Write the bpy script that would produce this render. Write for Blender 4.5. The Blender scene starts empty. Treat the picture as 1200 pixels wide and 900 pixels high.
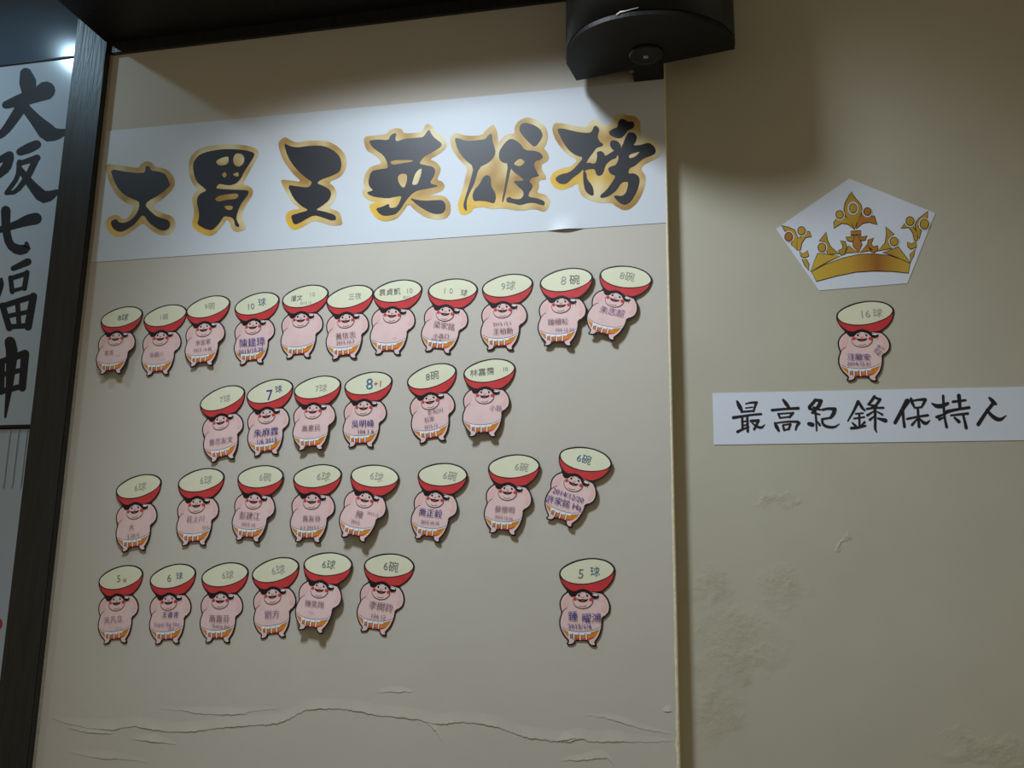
import bpy, bmesh, math, random
from mathutils import Vector, Matrix
from mathutils.geometry import tessellate_polygon
random.seed(7)
SC = bpy.context.scene
COL = SC.collection

# ------------------------------------------------------------------ camera
F_PX, PITCH, YAW, ROLL = 1080.0, math.radians(11.5), math.radians(12.48), math.radians(0.745)
CAM_D, CAM_Z = 2.1, 1.55
def _rot():
    cp, sp = math.cos(PITCH), math.sin(PITCH); cy, sy = math.cos(YAW), math.sin(YAW); cr, sr = math.cos(ROLL), math.sin(ROLL)
    base = Matrix(((1, 0, 0), (0, 0, -1), (0, 1, 0)))
    ry = Matrix(((cy, sy, 0), (-sy, cy, 0), (0, 0, 1)))
    rp = Matrix(((1, 0, 0), (0, cp, sp), (0, -sp, cp)))
    rr = Matrix(((cr, -sr, 0), (sr, cr, 0), (0, 0, 1)))
    return rr @ rp @ base @ ry
CR = _rot()
CPOS = Vector((0, -CAM_D, CAM_Z))
cam = bpy.data.cameras.new('camera'); camo = bpy.data.objects.new('camera', cam); COL.objects.link(camo)
cam.sensor_width = 36; cam.lens = F_PX / 1200 * 36; cam.clip_start = 0.02
camo.matrix_world = Matrix.Translation(CPOS) @ Matrix((CR[0], -CR[1], -CR[2])).transposed().to_4x4()
SC.camera = camo

def ray(p):
    return CR.transposed() @ Vector(((p[0] - 600) / F_PX, (p[1] - 450) / F_PX, 1))
def onwall(p, y=0.0):
    d = ray(p); return CPOS + d * ((y - CPOS.y) / d.y)
def onlevel(p, z):
    d = ray(p); return CPOS + d * ((z - CPOS.z) / d.z)

# ------------------------------------------------------------------ world, lights, exposure
wd = bpy.data.worlds.new('room_air'); SC.world = wd; wd.use_nodes = True
bg = wd.node_tree.nodes['Background']; bg.inputs[0].default_value = (1.0, 0.86, 0.62, 1); bg.inputs[1].default_value = 0.115
def lamp(name, loc, power, color, radius, target=None, cone=None, blend=0.5):
    l = bpy.data.lights.new(name, 'SPOT' if cone else 'POINT'); l.energy = power; l.color = color; l.shadow_soft_size = radius
    o = bpy.data.objects.new(name, l); COL.objects.link(o); o.location = loc
    if cone:
        l.spot_size = math.radians(cone); l.spot_blend = blend
        o.rotation_euler = (Vector(target) - Vector(loc)).to_track_quat('-Z', 'Y').to_euler()
    return o
# downlight over the wall, above the frame: it casts the speaker's and the cutouts' shadows
lamp('ceiling_lamp_offscreen', (-1.02, -1.10, 3.63), 103, (0.76, 0.88, 1.0), 0.18, (-0.04, 0, 0.75), 86, 1.0)
# downlight beyond the post, above the frame: its mirror image is the hot spot beside the post
lamp('side_ceiling_lamp_offscreen', (-2.43, -0.60, 3.53), 12, (0.52, 0.80, 1.0), 0.035, (-1.8, 0.1, 2.0), 100, 1.0)
SC.view_settings.view_transform = 'Standard'; SC.view_settings.look = 'None'
SC.view_settings.exposure = 1.0; SC.view_settings.gamma = 1.0; SC.view_settings.use_curve_mapping = False

# ------------------------------------------------------------------ materials
def srgb(c):
    return tuple((v / 255 / 12.92) if v / 255 <= 0.04045 else ((v / 255 + 0.055) / 1.055) ** 2.4 for v in c)
def mat(name, rgb, rough=0.6, spec=0.3, vary=0.0, scale=20, bump=0.0, bscale=60, coat=0.0, metal=0.0):
    m = bpy.data.materials.new(name); m.use_nodes = True
    nt = m.node_tree; b = nt.nodes['Principled BSDF']
    b.inputs['Roughness'].default_value = rough; b.inputs['Specular IOR Level'].default_value = spec
    b.inputs['Metallic'].default_value = metal; b.inputs['Coat Weight'].default_value = coat
    c = srgb(rgb)
    tc = nt.nodes.new('ShaderNodeTexCoord')
    n = nt.nodes.new('ShaderNodeTexNoise'); n.inputs['Scale'].default_value = scale; n.inputs['Detail'].default_value = 5
    nt.links.new(tc.outputs['Object'], n.inputs['Vector'])
    r = nt.nodes.new('ShaderNodeValToRGB'); e = r.color_ramp.elements
    e[0].position, e[1].position = 0.3, 0.7
    e[0].color = tuple(max(0, v * (1 - vary)) for v in c) + (1,); e[1].color = tuple(min(1, v * (1 + vary)) for v in c) + (1,)
    nt.links.new(n.outputs['Fac'], r.inputs['Fac']); nt.links.new(r.outputs['Color'], b.inputs['Base Color'])
    if bump:
        n2 = nt.nodes.new('ShaderNodeTexNoise'); n2.inputs['Scale'].default_value = bscale; n2.inputs['Detail'].default_value = 6
        nt.links.new(tc.outputs['Object'], n2.inputs['Vector'])
        bp = nt.nodes.new('ShaderNodeBump'); bp.inputs['Strength'].default_value = bump; bp.inputs['Distance'].default_value = 0.004
        nt.links.new(n2.outputs['Fac'], bp.inputs['Height']); nt.links.new(bp.outputs['Normal'], b.inputs['Normal'])
    m.diffuse_color = c + (1,)
    return m

def recessed_wall_mat():
    """beige paint with a few scuffed, blistered patches and a brown stain"""
    m = mat('recess_plaster', (195, 190, 170), 0.75, 0.25, 0.03, 6, 0.0)
    nt = m.node_tree; b = nt.nodes['Principled BSDF']; tc = [n for n in nt.nodes if n.type == 'TEX_COORD'][0]
    col = b.inputs['Base Color'].links[0].from_socket
    wn = nt.nodes.new('ShaderNodeTexNoise'); wn.inputs['Scale'].default_value = 16; wn.inputs['Detail'].default_value = 4
    nt.links.new(tc.outputs['Object'], wn.inputs['Vector'])
    ws = nt.nodes.new('ShaderNodeVectorMath'); ws.operation = 'MULTIPLY_ADD'; ws.inputs[1].default_value = (.16, .16, .16); ws.inputs[2].default_value = (-.08, -.08, -.08)
    nt.links.new(wn.outputs['Color'], ws.inputs[0])
    wa = nt.nodes.new('ShaderNodeVectorMath'); nt.links.new(tc.outputs['Object'], wa.inputs[0]); nt.links.new(ws.outputs[0], wa.inputs[1])
    total = None
    for (p, rx, rz) in (((860, 745), .10, .06), ((918, 690), .05, .05), ((858, 832), .045, .05), ((905, 582), .022, .035),
                        ((868, 770), .10, .03), ((835, 820), .05, .10), ((1000, 640), .01, .02), ((1160, 880), .14, .03), ((830, 690), .04, .06)):
        c = onwall(p, RECESS)
        mp = nt.nodes.new('ShaderNodeVectorMath'); mp.operation = 'SUBTRACT'; mp.inputs[1].default_value = (c.x, c.y, c.z)
        nt.links.new(wa.outputs[0], mp.inputs[0])
        sc = nt.nodes.new('ShaderNodeVectorMath'); sc.operation = 'MULTIPLY'; sc.inputs[1].default_value = (1 / rx, 0, 1 / rz)
        nt.links.new(mp.outputs[0], sc.inputs[0])
        ln = nt.nodes.new('ShaderNodeVectorMath'); ln.operation = 'LENGTH'; nt.links.new(sc.outputs[0], ln.inputs[0])
        mr = nt.nodes.new('ShaderNodeMapRange'); mr.inputs[1].default_value = 1.15; mr.inputs[2].default_value = 0.1
        nt.links.new(ln.outputs['Value'], mr.inputs[0])
        if total is None: total = mr.outputs[0]
        else:
            mx = nt.nodes.new('ShaderNodeMath'); mx.operation = 'MAXIMUM'
            nt.links.new(total, mx.inputs[0]); nt.links.new(mr.outputs[0], mx.inputs[1]); total = mx.outputs[0]
    n = nt.nodes.new('ShaderNodeTexNoise'); n.inputs['Scale'].default_value = 75; n.inputs['Detail'].default_value = 8; n.inputs['Roughness'].default_value = 0.7
    nt.links.new(tc.outputs['Object'], n.inputs['Vector'])
    n0 = nt.nodes.new('ShaderNodeTexNoise'); n0.inputs['Scale'].default_value = 14
    nt.links.new(tc.outputs['Object'], n0.inputs['Vector'])
    mm = nt.nodes.new('ShaderNodeMath'); mm.operation = 'MULTIPLY'; nt.links.new(total, mm.inputs[0]); nt.links.new(n.outputs['Fac'], mm.inputs[1])
    ad = nt.nodes.new('ShaderNodeMath'); ad.operation = 'MULTIPLY_ADD'; ad.inputs[1].default_value = 0.12
    nt.links.new(n0.outputs['Fac'], ad.inputs[0]); nt.links.new(mm.outputs[0], ad.inputs[2])
    bp = nt.nodes.new('ShaderNodeBump'); bp.inputs['Strength'].default_value = 0.55; bp.inputs['Distance'].default_value = 0.004
    nt.links.new(ad.outputs[0], bp.inputs['Height']); nt.links.new(bp.outputs['Normal'], b.inputs['Normal'])
    mx = nt.nodes.new('ShaderNodeMix'); mx.data_type = 'RGBA'; mx.inputs[7].default_value = srgb((172, 160, 124)) + (1,)
    m2 = nt.nodes.new('ShaderNodeMath'); m2.operation = 'MULTIPLY'; m2.inputs[1].default_value = 0.45
    nt.links.new(mm.outputs[0], m2.inputs[0]); nt.links.new(m2.outputs[0], mx.inputs[0]); nt.links.new(col, mx.inputs[6])
    nt.links.new(mx.outputs[2], b.inputs['Base Color'])
    return m

def gold_mat():
    """printed gold: warm ochre, brighter yellow at the foot of each character, pale in blotches"""
    m = bpy.data.materials.new('gold_print'); m.use_nodes = True; nt = m.node_tree; b = nt.nodes['Principled BSDF']
    b.inputs['Roughness'].default_value = 0.45; b.inputs['Specular IOR Level'].default_value = 0.3
    tc = nt.nodes.new('ShaderNodeTexCoord')
    n = nt.nodes.new('ShaderNodeTexNoise'); n.inputs['Scale'].default_value = 13; n.inputs['Detail'].default_value = 1
    nt.links.new(tc.outputs['Object'], n.inputs['Vector'])
    r = nt.nodes.new('ShaderNodeValToRGB'); e = r.color_ramp.elements
    e[0].position, e[0].color = 0.32, srgb((166, 126, 62)) + (1,)
    e[1].position, e[1].color = 0.68, srgb((228, 214, 168)) + (1,)
    k = e.new(0.48); k.color = srgb((200, 166, 102)) + (1,)
    nt.links.new(n.outputs['Fac'], r.inputs['Fac'])
    at = nt.nodes.new('ShaderNodeVertexColor'); at.layer_name = 'foot'
    mx = nt.nodes.new('ShaderNodeMix'); mx.data_type = 'RGBA'; mx.inputs[7].default_value = srgb((238, 190, 60)) + (1,)
    nt.links.new(at.outputs['Color'], mx.inputs[0]); nt.links.new(r.outputs['Color'], mx.inputs[6])
    nt.links.new(mx.outputs[2], b.inputs['Base Color'])
    return m

def band_mat():
    """printed gold that runs gold - ochre - brown - gold along the crown's band"""
    m = bpy.data.materials.new('crown_band_print'); m.use_nodes = True; nt = m.node_tree; b = nt.nodes['Principled BSDF']
    b.inputs['Roughness'].default_value = 0.45
    tc = nt.nodes.new('ShaderNodeTexCoord'); sx = nt.nodes.new('ShaderNodeSeparateXYZ'); nt.links.new(tc.outputs['Object'], sx.inputs[0])
    mr = nt.nodes.new('ShaderNodeMapRange'); mr.inputs[1].default_value = onwall((951, 320), RECESS).x; mr.inputs[2].default_value = onwall((1066, 315), RECESS).x
    nt.links.new(sx.outputs[0], mr.inputs[0])
    r = nt.nodes.new('ShaderNodeValToRGB'); e = r.color_ramp.elements
    e[0].position, e[0].color = 0.0, srgb((212, 178, 62)) + (1,); e[1].position, e[1].color = 1.0, srgb((206, 176, 66)) + (1,)
    for p, c in ((.4, (204, 160, 56)), (.68, (160, 100, 42)), (.82, (188, 142, 52))):
        k = e.new(p); k.color = srgb(c) + (1,)
    nt.links.new(mr.outputs[0], r.inputs['Fac']); nt.links.new(r.outputs['Color'], b.inputs['Base Color'])
    return m

def wood_mat(name, dark, light, rough):
    m = bpy.data.materials.new(name); m.use_nodes = True; nt = m.node_tree; b = nt.nodes['Principled BSDF']
    b.inputs['Roughness'].default_value = rough; b.inputs['Specular IOR Level'].default_value = 0.45
    tc = nt.nodes.new('ShaderNodeTexCoord'); mp = nt.nodes.new('ShaderNodeMapping'); mp.inputs['Scale'].default_value = (26, 26, 2.2)
    nt.links.new(tc.outputs['Object'], mp.inputs['Vector'])
    n = nt.nodes.new('ShaderNodeTexNoise'); n.inputs['Scale'].default_value = 3; n.inputs['Detail'].default_value = 8; n.inputs['Distortion'].default_value = 1.2
    nt.links.new(mp.outputs[0], n.inputs['Vector'])
    r = nt.nodes.new('ShaderNodeValToRGB'); r.color_ramp.elements[0].color = srgb(dark) + (1,); r.color_ramp.elements[1].color = srgb(light) + (1,)
    nt.links.new(n.outputs['Fac'], r.inputs['Fac']); nt.links.new(r.outputs['Color'], b.inputs['Base Color'])
    bp = nt.nodes.new('ShaderNodeBump'); bp.inputs['Strength'].default_value = 0.5; bp.inputs['Distance'].default_value = 0.002
    nt.links.new(n.outputs['Fac'], bp.inputs['Height']); nt.links.new(bp.outputs['Normal'], b.inputs['Normal'])
    return m

def skin_mat():
    """printed skin: pale pink with a rosier blush"""
    m = mat('skin_print', (240, 206, 200), 0.55, 0.3, 0.06, 22)
    return m

RECESS = 0.035
M = dict(
    plaster=mat('wall_plaster', (205, 198, 184), 0.72, 0.25, 0.02, 5, 0.10, 30),
    recess=recessed_wall_mat(),
    bead=mat('plaster_edge', (238, 228, 194), 0.7, 0.2, 0.06, 40, 0.4, 90),
    caulk=mat('caulk_line', (178, 170, 152), 0.8, 0.2, 0.1, 40, 0.3, 80),
    glossywall=mat('glossy_wall', (78, 92, 106), 0.13, 0.5, 0.02, 3),
    fabric=mat('poster_sheet', (190, 202, 214), 0.14, 0.5, 0.02, 8),
    banner=mat('banner_paper', (214, 219, 224), 0.5, 0.35, 0.01, 6),
    paper=mat('white_paper', (226, 232, 242), 0.55, 0.3, 0.01, 8),
    ink=mat('black_ink', (34, 33, 38), 0.42, 0.5, 0.08, 30),
    brush=mat('brush_ink', (38, 36, 40), 0.6, 0.3, 0.1, 60),
    gold=gold_mat(),
    post=wood_mat('dark_post_wood', (16, 15, 14), (52, 50, 48), 0.38),
    beam=wood_mat('black_beam_wood', (14, 13, 11), (30, 27, 22), 0.5),
    housing=mat('black_housing', (20, 21, 22), 0.34, 0.5, 0.15, 12, 0.05, 120),
    plate=mat('black_plate', (17, 17, 14), 0.55, 0.3, 0.2, 20),
    steel=mat('worn_steel', (190, 190, 180), 0.35, 0.5, 0.1, 40, metal=0.8),
    scratch=mat('scratch_paint', (214, 196, 186), 0.7, 0.2, 0.1, 90),
    outline=mat('outline_print', (34, 28, 28), 0.55, 0.3, 0.05, 40),
    red=mat('red_print', (212, 62, 64), 0.45, 0.35, 0.12, 28),
    cream=mat('cream_print', (236, 234, 202), 0.5, 0.3, 0.03, 25),
    skin=skin_mat(),
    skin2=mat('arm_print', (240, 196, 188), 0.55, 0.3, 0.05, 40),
    hair=mat('hair_print', (26, 22, 24), 0.5, 0.3, 0.05, 40),
    white=mat('white_print', (244, 244, 246), 0.5, 0.3, 0.01, 40),
    orange=mat('orange_print', (226, 140, 34), 0.5, 0.3, 0.2, 30),
    ropeblue=mat('blue_line_print', (70, 96, 140), 0.55, 0.3, 0.05, 40),
    brown=mat('brown_line_print', (112, 62, 52), 0.55, 0.3, 0.05, 40),
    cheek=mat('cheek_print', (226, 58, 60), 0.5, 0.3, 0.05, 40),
    pencil=mat('pencil_mark', (128, 128, 122), 0.6, 0.3, 0.1, 80),
    faint=mat('faint_pencil_mark', (176, 178, 166), 0.6, 0.3, 0.1, 80),
    bpencil=mat('pencil_on_skin', (140, 112, 122), 0.6, 0.3, 0.1, 80),
    violet=mat('faded_violet_pen', (150, 118, 156), 0.6, 0.3, 0.1, 80),
    blue=mat('blue_pen', (62, 54, 140), 0.6, 0.3, 0.1, 80),
    lblue=mat('teal_pen', (70, 118, 148), 0.6, 0.3, 0.1, 80),
    redpen=mat('red_pen', (196, 70, 78), 0.6, 0.3, 0.1, 80),
    crown=mat('crown_gold', (196, 158, 58), 0.45, 0.35, 0.32, 7),
    crown_band=band_mat(),
    crown2=mat('crown_amber', (182, 122, 54), 0.45, 0.35, 0.12, 16),
    crownline=mat('crown_line', (56, 34, 14), 0.5, 0.3, 0.05, 30),
    floor=mat('floor_tile', (150, 138, 120), 0.5, 0.4, 0.06, 3),
    ceil=mat('ceiling_paint', (196, 190, 178), 0.8, 0.2, 0.02, 3),
    seal=mat('seal_red', (190, 60, 60), 0.5, 0.3, 0.05, 30),
)

# ------------------------------------------------------------------ mesh helpers
def link(name, me, material, parent=None, matrix=None):
    o = bpy.data.objects.new(name, me); COL.objects.link(o)
    if material is not None and not me.materials: me.materials.append(material)
    if parent is not None: o.parent = parent
    if matrix is not None: o.matrix_world = matrix
    return o
def pydata(name, v, f):
    me = bpy.data.meshes.new(name); me.from_pydata([tuple(p) for p in v], [], f); me.update(); return me
def tag(o, label=None, cat=None, group=None, kind=None):
    if label: o['label'] = label
    if cat: o['category'] = cat
    if group: o['group'] = group
    if kind: o['kind'] = kind
    return o
def box_me(name, lo, hi, bev=0.0):
    bm = bmesh.new(); bmesh.ops.create_cube(bm, size=1)
    for v in bm.verts:
        v.co = Vector([(lo[i] + hi[i]) / 2 + v.co[i] * (hi[i] - lo[i]) for i in range(3)])
    if bev: bmesh.ops.bevel(bm, geom=bm.edges[:], offset=bev, segments=2, affect='EDGES')
    me = bpy.data.meshes.new(name); bm.to_mesh(me); bm.free(); return me
def chaikin(pts, n=1, closed=True):
    pts = [Vector(p) for p in pts]
    for _ in range(n):
        out = []
        m = len(pts)
        for i in range(m if closed else m - 1):
            a, b = pts[i], pts[(i + 1) % m]
            out += [a * 0.78 + b * 0.22, a * 0.22 + b * 0.78]
        if not closed: out = [pts[0]] + out + [pts[-1]]
        pts = out
    return pts
class Flat:
    """collects flat shapes in a 2-D frame; build() turns them into one mesh through to3(u, v, h)"""
    STEP = 2.5e-5                     # overlapping strokes sit a hair above one another
    def __init__(s): s.v, s.f, s.k, s.n = [], [], [], 0
    def poly(s, loops, smooth=1):
        ls = [chaikin([Vector((p[0], p[1])) for p in l], smooth) for l in loops]
        flat = [p for l in ls for p in l]; b = len(s.v)
        for t in tessellate_polygon([[Vector((p.x, p.y, 0)) for p in l] for l in ls]):
            a, c, d = (flat[i] for i in t)
            ar = (c.x - a.x) * (d.y - a.y) - (c.y - a.y) * (d.x - a.x)
            if abs(ar) < 1e-12: continue
            s.f.append(tuple(b + i for i in (t if ar > 0 else t[::-1])))
        s.v += [(p.x, p.y) for p in flat]; s.k += [s.n] * len(flat); s.n += 1; return s
    def disc(s, c, rx, ry=None, n=18, rot=0.0, ring=None):
        ry = ry or rx
        def lp(k): return [(c[0] + k * (rx * math.cos(a) * math.cos(rot) - ry * math.sin(a) * math.sin(rot)),
                            c[1] + k * (rx * math.cos(a) * math.sin(rot) + ry * math.sin(a) * math.cos(rot))) for a in [2 * math.pi * i / n for i in range(n)]]
        return s.poly([lp(1)] + ([lp(ring)] if ring else []), 0)
    def stroke(s, pts, w, closed=False, smooth=1, cap=True):
        """brush stroke: w is one width or one per point"""
        n0 = len(pts); ws = [w] * n0 if isinstance(w, (int, float)) else list(w)
        p3 = [Vector((p[0], p[1], ws[i])) for i, p in enumerate(pts)]
        p3 = chaikin(p3, smooth, closed) if n0 > 2 and smooth else p3
        p3 = [p.copy() for p in p3]
        if cap and not closed:            # rounded ends
            for end in (0, 1):
                q = p3[-1] if end else p3[0]; r = p3[-2] if end else p3[1]
                t = Vector((q.x - r.x, q.y - r.y)).normalized(); ex = []
                for g in (35, 65, 85):
                    c_, s_ = math.cos(math.radians(g)), math.sin(math.radians(g))
                    ex.append(Vector((q.x + t.x * q.z / 2 * s_, q.y + t.y * q.z / 2 * s_, q.z * c_)))
                p3 = p3 + ex if end else ex[::-1] + p3
        m = len(p3); b = len(s.v)
        for i, p in enumerate(p3):
            a = p3[i - 1] if (i or closed) else p; c = p3[(i + 1) % m] if (i < m - 1 or closed) else p
            t = Vector((c.x - a.x, c.y - a.y)); t = t.normalized() if t.length else Vector((1, 0))
            nrm = Vector((-t.y, t.x)) * p.z / 2
            s.v += [(p.x + nrm.x, p.y + nrm.y), (p.x - nrm.x, p.y - nrm.y)]; s.k += [s.n] * 2
        for i in range(m if closed else m - 1):
            j = (i + 1) % m; s.f.append((b + 2 * i, b + 2 * i + 1, b + 2 * j + 1, b + 2 * j))
        s.n += 1
        return s
    def build(s, name, to3, material, parent=None):
        return link(name, pydata(name, [to3(u, v, k * s.STEP) for (u, v), k in zip(s.v, s.k)], s.f), material, parent)
def prism_me(name, loop, to3, h0, h1):
    """closed slab from a 2-D loop: to3(u, v, h)"""
    n = len(loop); v = [to3(p[0], p[1], h1) for p in loop] + [to3(p[0], p[1], h0) for p in loop]
    f = [tuple(t) for t in tessellate_polygon([[Vector((p[0], p[1], 0)) for p in loop]])]
    f += [tuple(n + i for i in t[::-1]) for t in f[:]]
    f += [(i, n + i, n + (i + 1) % n, (i + 1) % n) for i in range(n)]
    me = pydata(name, v, f); bm = bmesh.new(); bm.from_mesh(me); bmesh.ops.recalc_face_normals(bm, faces=bm.faces[:]); bm.to_mesh(me); bm.free(); return me

def crop(o, s):                       # a spot in an enlarged detail -> photo pixel
    return lambda u, v: (o[0] + u / s, o[1] + v / s)
def flat_on(cr, plane_y, lift):       # photo detail -> point on a wall plane, lifted towards the room
    def g(u, v, e=0.0):
        p = onwall(cr(u, v), plane_y); return (p.x, plane_y - lift - e, p.z)
    return g

# ------------------------------------------------------------------ the setting
XE = onwall((783, 300)).x             # free edge of the panel wall
XL = onwall((118, 180)).x             # where it meets the dark post
ZT = onwall((400, 33)).z              # its top, under the bulkhead
POST_L = onwall((97, 27)).x
YB = 0.10                             # plane of the white wall beyond the post
ZC = 3.75
def struct(name, me, m): return tag(link(name, me, m), kind='structure')
struct('floor', box_me('floor', (-5, -4.2, -0.05), (3.2, 0.3, 0)), M['floor'])['label'] = 'plain beige floor below the wall'
struct('ceiling', box_me('ceiling', (-5, -4.2, ZC), (3.2, 0.3, ZC + 0.05)), M['ceil'])['label'] = 'pale painted ceiling high above'
# panel wall: a grid front face so the plaster can be a little uneven, ragged along its free edge
def panel_wall():
    nx, nz = 60, 90; v, f = [], []
    for j in range(nz + 1):
        z = ZT * j / nz
        for i in range(nx + 1):
            x = XL + (XE - XL) * i / nx
            if i == nx: x += random.uniform(-.0012, .0006)
            v.append((x, 0.0, z))
    for j in range(nz):
        for i in range(nx):
            a = j * (nx + 1) + i; f.append((a, a + 1, a + nx + 2, a + nx + 1))
    b = len(v)
    for x, y, z in ((XL, .1, 0), (XE, .1, 0), (XE, .1, ZT), (XL, .1, ZT)): v.append((x, y, z))
    f.append((b + 3, b + 2, b + 1, b))
    for j in range(nz):
        a = j * (nx + 1) + nx
        v += [(XE, .1, ZT * j / nz), (XE, .1, ZT * (j + 1) / nz)]; f.append((a, len(v) - 2, len(v) - 1, a + nx + 1))
    return pydata('wall_left', v, f)
wall = struct('wall_left', panel_wall(), M['plaster']); wall['label'] = 'beige plaster wall panel carrying the long banner and rows of cutouts'
rw = struct('wall_right', box_me('wall_right', (XE - 0.03, RECESS, 0), (1.9, RECESS + .1, ZC)), M['recess']); rw['label'] = 'recessed beige wall with scuffed paint carrying the crown sheet'
bw = struct('wall_back', box_me('wall_back', (-5, YB, 0), (XL, YB + .08, ZC)), M['glossywall']); bw['label'] = 'glossy blue-grey wall beyond the dark post'
# ragged pale plaster edge
def bead_me():
    v, f = [], []; n = 170
    for j in range(n + 1):
        z = ZT * j / n; ragged = 1.0 if z < 1.75 else 0.35
        w = 0.0034 + (1.9 - min(z, 1.9)) * 0.0022 + random.uniform(-.0008, .0010) * ragged
        if abs(z - onwall((797, 875)).z) < 0.012: w += 0.004
        v += [(XE - w, -.0006, z), (XE + .0002, -.0022 + random.uniform(-.0003, .0003), z), (XE + 0.0022, 0.0012, z), (XE + .0014, RECESS, z)]
    for j in range(n):
        for i in range(3):
            a = 4 * j + i; f.append((a, a + 1, a + 5, a + 4))
    me = pydata('trim_1', v, f)
    for p in me.polygons: p.use_smooth = True
    return me
struct('trim_1', bead_me(), M['bead'])['label'] = 'thin ragged pale plaster edge at the end of the wall panel'
struct('trim_2', box_me('trim_2', (XL - .002, -.0035, 0), (XL + .006, 0.001, ZT), .001), M['caulk'])['label'] = 'tan sealant line between wall panel and dark post'
# ridged paint cracks near the foot of the panel
def crack(pts, cr, w, h):
    v, f = [], []
    P = chaikin([Vector(p) for p in pts], 3, False)
    for i, p in enumerate(P):
        t = i / (len(P) - 1); k = min(1, 2 * t, 2 * (1 - t)) if len(pts) < 12 else min(1, 12 * t, 12 * (1 - t))
        q0 = onwall(cr(p.x, p.y)); q = onwall(cr(p.x, p.y + random.uniform(-2.2, 2.2)))
        ww = w * (0.6 + 0.8 * random.random()); hh = h * k * (0.6 + 0.4 * math.sin(p.x * .021) ** 2 + 0.12 * random.random()); w8 = w * 8 * (0.12 + .88 * k)
        v += [(q.x, -.0001, q0.z + w8), (q.x, -hh * .9 - .0001, q.z + ww * .3), (q.x, -hh - .0001, q.z), (q.x, -.0001, q.z - ww * .35)]
    for i in range(len(P) - 1):
        for j in range(3):
            a = 4 * i + j; f.append((a, a + 1, a + 5, a + 4))
    me = pydata('paint_crack', v, f)
    for p in me.polygons: p.use_smooth = True
    return link('paint_crack', me, M['plaster'], wall)
k1, k2 = crop((0, 760), 3), crop((400, 760), 3)
main = [(180, 245), (240, 265), (300, 280), (400, 287), (470, 270), (530, 285), (630, 295), (700, 290), (780, 278), (860, 272), (940, 268), (1000, 258), (1060, 222), (1100, 212), (1200, 212)]
main += [(1200 + a, b) for a, b in [(60, 220), (120, 235), (250, 245), (350, 270), (400, 258), (470, 262), (540, 272), (600, 295), (640, 312), (740, 322), (800, 330), (840, 315), (880, 330), (960, 325), (1060, 330), (1180, 325)]]
crack(main, k1, .0030, .0012)
crack([(235, 280), (320, 298), (400, 300)], k1, 0.0024, 0.0014)
crack([(460, 318), (540, 328), (620, 338)], k1, 0.0024, 0.0014)
crack([(240, 362), (330, 385), (430, 388), (520, 402)], k1, 0.0024, 0.0009)
crack([(560, 212), (640, 218), (700, 230), (840, 235), (900, 218), (980, 212)], k1, 0.0024, 0.0010)
crack([(290, 255), (330, 285), (355, 330)], k2, 0.0024, 0.0014)
crack([(690, 318), (760, 328), (810, 315), (850, 318)], k2, 0.0024, 0.0023)
crack([(770, 395), (860, 392), (930, 380), (960, 412)], k2, 0.0024, 0.0014)
crack([(860, 235), (940, 245), (1060, 285), (1160, 300)], k2, 0.0018, 0.0009)
crack([(1130, 220), (1165, 222)], k2, 0.0018, 0.0014)
crack([(120, 155), (250, 152)], k2, 0.0018, 0.0009)
# dark post, header rail and bulkhead
post = tag(link('trim_3', box_me('trim_3', (POST_L, -.022, 0), (XL - .001, .12, ZC), .002), M['post']), kind='structure'); post['label'] = 'dark stained wooden post at the edge of the wall panel'
hdr = tag(link('trim_4', box_me('trim_4', (XL - .002, -.012, ZT - .001), (XE + .02, .1, ZT + .035), .002), M['post']), kind='structure'); hdr['label'] = 'dark wooden rail along the top of the wall panel'
ZS = ZT + .034
sx0 = onlevel((68, 0), ZS).x - .004
bulk = tag(link('trim_5', box_me('trim_5', (sx0, -.315, ZS), (XE + .015, .09, ZC - .001), .003), M['beam']), kind='structure'); bulk['label'] = 'black boxed beam projecting over the wall panel'

# ------------------------------------------------------------------ black wall speaker on its bracket
ZP = onwall((675, 95), -.03).z
def lv(p): q = onlevel(p, ZP); return Vector((q.x, q.y))
bl, ml, br = lv((675, 95)), lv((663, 75)), lv((862, 58))
frontpts = [lv(p) for p in ((664, 62), (670, 48), (686, 34), (710, 24), (740, 17.5), (775, 15.5), (805, 18), (830, 25), (850, 35), (860, 46))]
loop = chaikin([br] + frontpts[::-1] + [ml, bl], 0)
loop = [loop[0]] + chaikin(loop[1:-2], 2, False) + loop[-2:]
spk = bpy.data.objects.new('wall_speaker', None); COL.objects.link(spk); spk.location = (bl.x, bl.y, ZP)
tag(spk, 'black curved wall speaker hanging on a bracket beside the banner end', 'speaker')
def spart(name, me, m, parent=spk):
    o = link(name, me, m); o.parent = parent; o.matrix_parent_inverse = Matrix.Translation(-Vector(spk.location)) if parent is spk else Matrix.Identity(4)
    if parent is spk: pass
    return o
def shrink(lp, d):
    c = Vector((0, 0))
    for p in lp: c += p
    c /= len(lp); return [p + (c - p).normalized() * d for p in lp]
hous = prism_me('housing', [(p.x, p.y) for p in loop], lambda u, v, h: (u, v, h), ZP + .012, ZS - .0005)
for p in hous.polygons: p.use_smooth = abs(p.normal.z) < .5
ho = spart('housing', hous, M['housing'])
spart('bottom_plate', prism_me('bottom_plate', [(p.x, p.y) for p in shrink(loop, .002)], lambda u, v, h: (u, v, h), ZP, ZP + .0125), M['plate'])
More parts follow.
